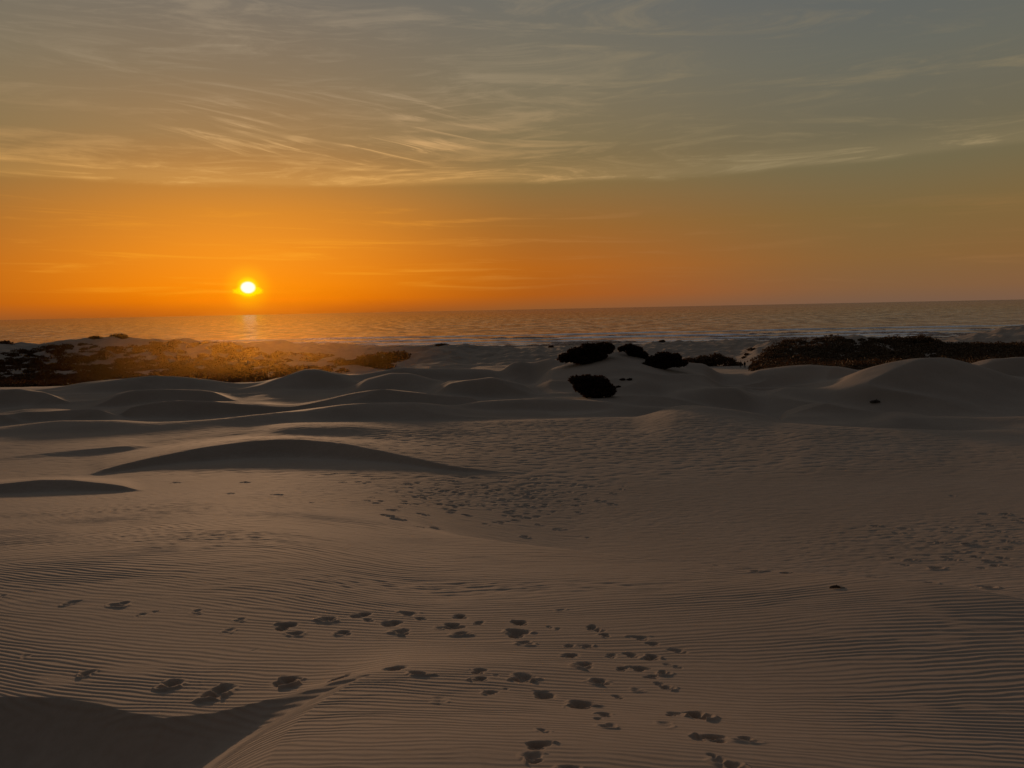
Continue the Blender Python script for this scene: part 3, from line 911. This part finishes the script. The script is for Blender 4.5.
def shrub(name, label, outline, Y, n_leaf, leaf, mat, depth=0.7, group=None, cat="shrub"):
    """outline: lobes sighted as (px, py, rx px, ry px) at distance Y"""
    if isinstance(Y, tuple):
        Y = ground_at(*Y, 30, 260)[1] + 0.02 * Y[2] if len(Y) == 3 else ground_at(Y[0], Y[1], 30, 260)[1]
    s_ = Y / F
    lob = []
    for px, py, rx, ry in outline:
        u_, v_ = ray(np.array([float(px)]), np.array([float(py)]))
        rx, ry = rx * FULL, ry * FULL
        lob.append([u_[0] * Y, Y + rng.uniform(-.15, .15) * rx * s_, v_[0] * Y, rx * s_, max(rx, ry) * s_ * depth, ry * s_])
    lob = np.array(lob)
    cx, cy = lob[:, 0].mean(), lob[:, 1].mean()
    gz = float(macro(np.array([cx / cy]), np.array([cy]))[0])
    root = empty(name, (cx, cy, gz))
    loc = lob.copy(); loc[:, :3] -= (cx, cy, gz)
    pts = blob_points(loc, n_leaf, 0.35)
    # leaves never below the sand
    gx, gy = pts[:, 0] + cx, pts[:, 1] + cy
    g = macro(gx / gy, gy) - gz
    pts = pts[pts[:, 2] > g - 0.05]
    quads_mesh("foliage", leaves(pts, None, leaf), mat, root)
    stems((0, 0, 0), loc, "stem", root, M_WOOD, 6)
    tag(root, label, cat, group)
    return root


G = "dark shrubs on the pale sand mound"
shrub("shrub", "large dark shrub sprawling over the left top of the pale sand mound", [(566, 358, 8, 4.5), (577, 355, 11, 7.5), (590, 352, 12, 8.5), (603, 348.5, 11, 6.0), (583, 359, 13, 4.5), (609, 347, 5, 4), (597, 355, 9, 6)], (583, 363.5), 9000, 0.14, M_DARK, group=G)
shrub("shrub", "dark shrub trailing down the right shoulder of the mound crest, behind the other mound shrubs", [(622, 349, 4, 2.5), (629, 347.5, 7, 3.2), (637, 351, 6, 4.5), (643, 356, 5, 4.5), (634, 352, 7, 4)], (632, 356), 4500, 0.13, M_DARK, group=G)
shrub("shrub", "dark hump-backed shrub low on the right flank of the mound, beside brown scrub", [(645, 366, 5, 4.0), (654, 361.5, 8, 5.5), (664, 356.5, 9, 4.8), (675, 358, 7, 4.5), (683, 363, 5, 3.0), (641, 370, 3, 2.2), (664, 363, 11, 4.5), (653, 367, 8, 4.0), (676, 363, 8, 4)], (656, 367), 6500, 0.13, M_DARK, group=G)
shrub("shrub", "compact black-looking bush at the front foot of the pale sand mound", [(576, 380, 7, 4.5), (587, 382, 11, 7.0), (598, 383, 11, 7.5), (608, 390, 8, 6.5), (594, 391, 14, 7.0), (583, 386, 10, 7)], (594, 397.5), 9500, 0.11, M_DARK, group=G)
for px, py, lab in [(622.5, 380, "tiny dark tuft on the mound slope, left one of a close pair"), (629.5, 380, "tiny dark tuft on the mound slope, right one of a close pair"), (618, 387.5, "little tuft touching the right end of the compact bush")]:
    _, yg, _ = ground_at(px, py, 40, 260)
    shrub("grass_tuft", lab, [(px, py, 2.6, 1.3), (px + 1, py - .4, 1.4, 1.1)], yg, 260, 0.10, M_DARK, cat="tuft", group="tufts beside the dark shrubs")


def belt(name, poly, y_lo, y_hi, count, rmin, rmax, leaves_each, leaf, mat, seed, thin=None):
    """low scrub that covers part of the foredune slope as one mass"""
    r = np.random.default_rng(seed)
    P = np.array(poly, float)
    us_ = ray(P[:, 0], P[:, 1])[0]
    nn = count * 40
    uu = r.uniform(us_.min(), us_.max(), nn)
    yy = np.sqrt(r.uniform(y_lo ** 2, y_hi ** 2, nn))
    zz = macro(uu, yy)
    pw = np.stack([uu * yy, yy, zz])
    dz = fw @ pw
    px, py = 512 + F * (rt @ pw) / dz, 384 - F * (up @ pw) / dz
    ins = np.zeros(nn, bool)
    j = len(P) - 1
    for i in range(len(P)):
        ins ^= ((P[i, 1] > py) != (P[j, 1] > py)) & (px < (P[j, 0] - P[i, 0]) * (py - P[i, 1]) / (P[j, 1] - P[i, 1] + 1e-9) + P[i, 0])
        j = i
    if thin is not None:
        ins &= r.uniform(size=nn) >= thin(px, py, uu * yy, yy)
    Q = []
    for got, ii in enumerate(np.where(ins)[0][:count]):
        rad = r.uniform(rmin, rmax)
        hgt = rad * r.uniform(0.35, 0.75)
        dd = r.normal(size=(leaves_each, 3)); dd /= np.linalg.norm(dd, axis=1, keepdims=True)
        dd[:, 2] = np.abs(dd[:, 2])
        q = dd * (r.uniform(0.6, 1.0, (leaves_each, 1)) ** 0.6) * np.array([rad, rad, hgt]) * (1 + 0.25 * noise(dd[:, 0] * 2.5 + got, dd[:, 1] * 2.5, 33)[:, None])
        q += (pw[0, ii], pw[1, ii], zz[ii] - 0.12)
        Q.append(q)
    o = quads_mesh(name, leaves(np.concatenate(Q), None, leaf), mat)
    tag(o, kind="stuff")
    return o


def thinL(px, py, x, y):
    n_ = noise(x / 16.0, y / 30.0, 81)
    n2 = noise(x / 6.0, y / 9.0, 84)
    top = np.where(px < 260, np.clip((355 - py) / 10.0, 0, 1), np.clip((354 - py) / 9.0, 0, 1) * 0.8)
    return 0.02 + 0.9 * top * (0.5 + n_ + 0.5 * n2) + np.where(n_ + 0.7 * n2 > 0.33, 0.95, 0) + np.where((px > 255) & (px < 335), 0.5 + 0.5 * n2, 0)

bl = belt("dune_vegetation", [(-80, 358), (0, 357), (25, 350), (60, 346), (100, 345), (150, 342), (200, 343), (235, 346), (262, 351), (300, 353), (335, 357), (350, 364), (345, 374), (300, 380), (250, 384), (200, 382), (150, 379), (100, 383), (50, 389), (0, 392), (-80, 394)], 150, 345, 1500, 0.9, 2.8, 150, 0.30, M_SCRUB_L, 5, thinL)
bl["label"] = "rust brown scrub covering the foredune slope below the sun"


def thinR(px, py, x, y):
    n_ = noise(x / 12.0, y / 22.0, 82)
    top = np.where(px < 910, np.clip((350 - py) / 8.0, 0, 1), 0)
    return 0.0 + 0.75 * top * (0.42 + n_ * 1.3)

br_ = belt("dune_vegetation", [(752, 372), (757, 360), (770, 350), (790, 341), (830, 337), (860, 340), (900, 339), (930, 339), (945, 346), (985, 345), (1024, 345), (1100, 346), (1100, 364), (1024, 364), (960, 368), (900, 368), (850, 372), (800, 376)], 160, 282, 2000, 0.9, 2.8, 120, 0.28, M_SCRUB_R, 6, thinR)
br_["label"] = "dark brown scrub filling the slope behind the tall dune"

GM = "separate scrub clumps among the foredunes"
shrub("shrub", "low brown scrub clump between the dark hump-backed shrub and two walkers", [(690, 362, 8, 4.5), (703, 360.5, 9, 5), (716, 359, 9, 5.5), (728, 362, 8, 4.5), (736, 365, 6, 3), (709, 363, 12, 4)], 205, 5200, 0.26, M_SCRUB_R, group=GM)
shrub("shrub", "round dark brown scrub hump on the right-hand skyline in front of the far sand dune", [(905, 343, 12, 5), (920, 342, 13, 6.5), (933, 346, 10, 6), (915, 348, 20, 6), (943, 350, 8, 5)], 262, 5200, 0.34, M_SCRUB_R, group=GM)
shrub("shrub", "dark brown scrub mound right of the sunlit scrub slope, above smooth dunes", [(352, 364, 13, 4), (368, 361, 14, 6.5), (384, 358, 13, 6), (398, 356, 12, 5), (376, 366, 18, 4)], 232, 5200, 0.34, M_SCRUB_L, group=GM)
for px, py, rx, ry, Y, lab in [
        (752, 349.5, 5, 1.6, 262, "sparse low plant on bare sand above the two walkers, upper of three"),
        (747, 354.5, 2.6, 1.2, 250, "sparse low plant on bare sand above the two walkers, middle of three"),
        (744, 357.5, 2.4, 1.2, 245, "sparse low plant on bare sand above the two walkers, lowest of three"),
        (752, 366.5, 3.0, 1.3, 222, "low plant at the feet of the right-hand walker")]:
    shrub("low_plant", lab, [(px, py, rx, ry), (px + rx * .5, py + .3, rx * .6, ry * .8)], ground_at(px, py + ry * .6, 150, 420)[1], 420, 0.22, M_SCRUB_R, cat="plant", group="low plants on the sand gap")
SK = "little shrubs along the foredune skyline"
for px, rx, h_, lab in [
        (3, 9, 3.5, "little shrub on the skyline at the far left edge"),
        (95, 6, 1.8, "small shrub on the left skyline, just left of its highest knob"),
        (118, 8, 2.6, "rounded shrub that makes the highest knob of the left skyline"),
        (442, 7, 2.0, "small shrub on the skyline midway between the sun and the dark mound shrubs"),
        (551, 3, 3.0, "tiny shrub on the skyline at the foot of a thin upright stick"),
        (662, 3, 1.6, "tiny shrub on the beach skyline above the hump-backed shrub")]:
    u_, _ = ray(np.array([float(px)]), np.array([345.0]))
    Ys_ = np.linspace(250, 420, 700)
    zz_ = macro(np.full_like(Ys_, u_[0]), Ys_)
    k = int(np.argmax(zz_ / Ys_))
    Yk, zk = float(Ys_[k]), float(zz_[k])
    d = np.array([u_[0] * Yk, Yk, zk]); dz = d @ fw
    py = 384 - F * (d @ up) / dz
    shrub("skyline_shrub", lab, [(px, py + 0.5 * h_, rx, h_ * 1.1), (px + rx * .35, py + .2 * h_, rx * .55, h_ * .9), (px - rx * .45, py + .6 * h_, rx * .6, h_ * .9), (px + rx * .9, py + 1.0 * h_, rx * .6, h_ * .8)], Yk - 3.0, 1800, 0.30, M_SCRUB_L if px < 600 else M_SCRUB_R, group=SK)
    if px == 551:
        vs, fs = tube((0, 0, -0.3), (0.05, 0, 2.3), 0.10, 0.06, 6)
        st_ = link_mesh("upright_stick", vs, fs, M_WOOD)
        st_.location = (u_[0] * Yk + 0.9, Yk - 0.3, float(macro(np.array([u_[0]]), np.array([Yk - 0.3]))[0]))
        tag(st_, "thin dark stick standing upright on the foredune skyline", "stick")

# ------------------------------------------------------------------ two walkers far off
def person(px, py, label, face, stride, coat, trousers, hair_c):
    x0, y0, z0 = ground_at(px, py, 150, 420)
    s_ = 1.0
    J = {"pelvis": (0, 0, .95, .15, .11), "waist": (0, .01, 1.10, .14, .10), "chest": (0, .02, 1.30, .17, .12), "neck": (0, .03, 1.48, .055, .055), "head0": (0, .05, 1.57, .075, .09), "head1": (0, .06, 1.67, .085, .10), "head2": (0, .05, 1.75, .055, .07)}
    E = [("pelvis", "waist"), ("waist", "chest"), ("chest", "neck"), ("neck", "head0"), ("head0", "head1"), ("head1", "head2")]
    for sg, nm in ((-1, "l"), (1, "r")):
        f_ = stride * sg
        J.update({nm + "hip": (sg * .09, 0, .88, .10, .10), nm + "knee": (sg * .10, f_ * .12 + .03, .50, .065, .065), nm + "ankle": (sg * .10, f_ * .26 - .02, .09, .042, .045), nm + "toe": (sg * .12, f_ * .26 + .17, .035, .04, .03),
                  nm + "sho": (sg * .19, .02, 1.41, .065, .065), nm + "elb": (sg * .25, -f_ * .12, 1.14, .046, .046), nm + "wri": (sg * .25, -f_ * .18 + .08, .90, .032, .036), nm + "palm": (sg * .25, -f_ * .19 + .11, .82, .036, .018)})
        E += [("pelvis", nm + "hip"), (nm + "hip", nm + "knee"), (nm + "knee", nm + "ankle"), (nm + "ankle", nm + "toe"), ("chest", nm + "sho"), (nm + "sho", nm + "elb"), (nm + "elb", nm + "wri"), (nm + "wri", nm + "palm")]
        for q in range(4):
            J[nm + "f%d" % q] = (sg * (.25), -f_ * .19 + .10 + (q - 1.5) * .02, .74 + abs(q - 1.4) * .012, .009, .009)
            E.append((nm + "palm", nm + "f%d" % q))
        J[nm + "th"] = (sg * .22, -f_ * .19 + .15, .79, .010, .010)
        E.append((nm + "palm", nm + "th"))
    keys = list(J)
    me = bpy.data.meshes.new("person")
    me.from_pydata([J[k][:3] for k in keys], [(keys.index(a), keys.index(b)) for a, b in E], [])
    o = bpy.data.objects.new("person", me)
    C.objects.link(o)
    md = o.modifiers.new("skin", "SKIN")
    for i, k in enumerate(keys):
        me.skin_vertices[0].data[i].radius = J[k][3:]
        me.skin_vertices[0].data[i].use_root = (k == "pelvis")
    o.modifiers.new("sub", "SUBSURF").levels = 1
    dg = bpy.context.evaluated_depsgraph_get()
    done = bpy.data.meshes.new_from_object(o.evaluated_get(dg))
    o.modifiers.clear()
    o.data = done
    done.shade_smooth()
    done.materials.clear()
    skin_m = plain("skin", (0.30, 0.19, 0.13))
    done.materials.append(skin_m)
    o.location = (x0, y0, z0)
    o.rotation_euler.z = face
    tag(o, label, "person", "two walkers in the sand gap")
    # clothes follow the body: slightly inflated copies of its own faces
    def cloth(nm, test, mat, grow):
        bm = bmesh.new(); bm.from_mesh(done)
        bmesh.ops.delete(bm, geom=[f for f in bm.faces if not test(f.calc_center_median())], context="FACES")
        bm.normal_update()
        for v in bm.verts: v.co += v.normal * grow
        m2 = bpy.data.meshes.new(nm); bm.to_mesh(m2); bm.free()
        m2.shade_smooth(); m2.materials.append(mat)
        c = bpy.data.objects.new(nm, m2); C.objects.link(c); c.parent = o
    cloth("jacket", lambda c: 0.90 < c.z < 1.47, coat, 0.018)
    cloth("trousers", lambda c: 0.08 < c.z < 0.98 and abs(c.x) < 0.19, trousers, 0.014)
    cloth("hair", lambda c: c.z > 1.66 or (c.z > 1.56 and c.y < 0.02), hair_c, 0.012)
    return o

BLK, NAV, HAIR = plain("black_cloth", (0.012, 0.012, 0.014)), plain("dark_cloth", (0.018, 0.016, 0.018)), plain("dark_hair", (0.012, 0.009, 0.007))
person(740.6, 367.8, "person in dark clothes walking in the sand gap, left one of the pair", R(160), 0.6, BLK, NAV, HAIR)
person(744.6, 368.2, "person in dark clothes walking in the sand gap, right one of the pair", R(190), -0.5, NAV, BLK, HAIR)

# ------------------------------------------------------------------ drift wood
def driftwood(px, py, length, rad, label, lo, hi, pale=False):
    x0, y0, z0 = ground_at(px, py, lo, hi)
    root = empty("driftwood", (x0, y0, z0))
    tag(root, label, "driftwood")
    V, Fc = [], []
    rr = random.Random(int(px))
    pts = [np.array([(t - .5) * length, rr.uniform(-.06, .06) * length, rad * (0.7 + 0.5 * math.sin(t * 3.0))]) for t in np.linspace(0, 1, 7)]
    for i in range(6):
        k0, k1 = 0.45 + 0.55 * math.sin(math.pi * (i + .4) / 7), 0.45 + 0.55 * math.sin(math.pi * (i + 1.4) / 7)
        vs, fs = tube(pts[i], pts[i + 1], rad * k0, rad * k1, 8)
        o_ = len(V); V += vs; Fc += [tuple(q + o_ for q in f) for f in fs]
    vs, fs = tube(pts[3], pts[3] + np.array([length * .16, -length * .08, rad * 1.6]), rad * .45, rad * .12, 6)
    o_ = len(V); V += vs; Fc += [tuple(q + o_ for q in f) for f in fs]
    link_mesh("log", V, Fc, M_WOOD, root, smooth=True)
    if pale:
        vs, fs = tube(pts[6] + np.array([-length * .02, 0, 0]), pts[6] + np.array([length * .42, -length * .05, -rad * .3]), rad * .9, rad * .5, 7)
        link_mesh("splintered_end", vs, fs, M_PALE, root)
    return root

driftwood(875, 403, 0.85, 0.13, "dark lump of driftwood lying below the tall dune", 30, 130)
driftwood(835, 588.5, 0.11, 0.016, "short dark driftwood stick with a pale splintered end on the rippled sand", 4, 25, pale=True)

# ------------------------------------------------------------------ render settings
scene.view_settings.view_transform = "Standard"
scene.view_settings.look = "None"
scene.view_settings.exposure = 0
scene.view_settings.gamma = 1
scene.render.engine = "CYCLES"
scene.cycles.max_bounces = 5
scene.cycles.diffuse_bounces = 3
scene.cycles.use_denoising = True
scene.cycles.sample_clamp_indirect = 4
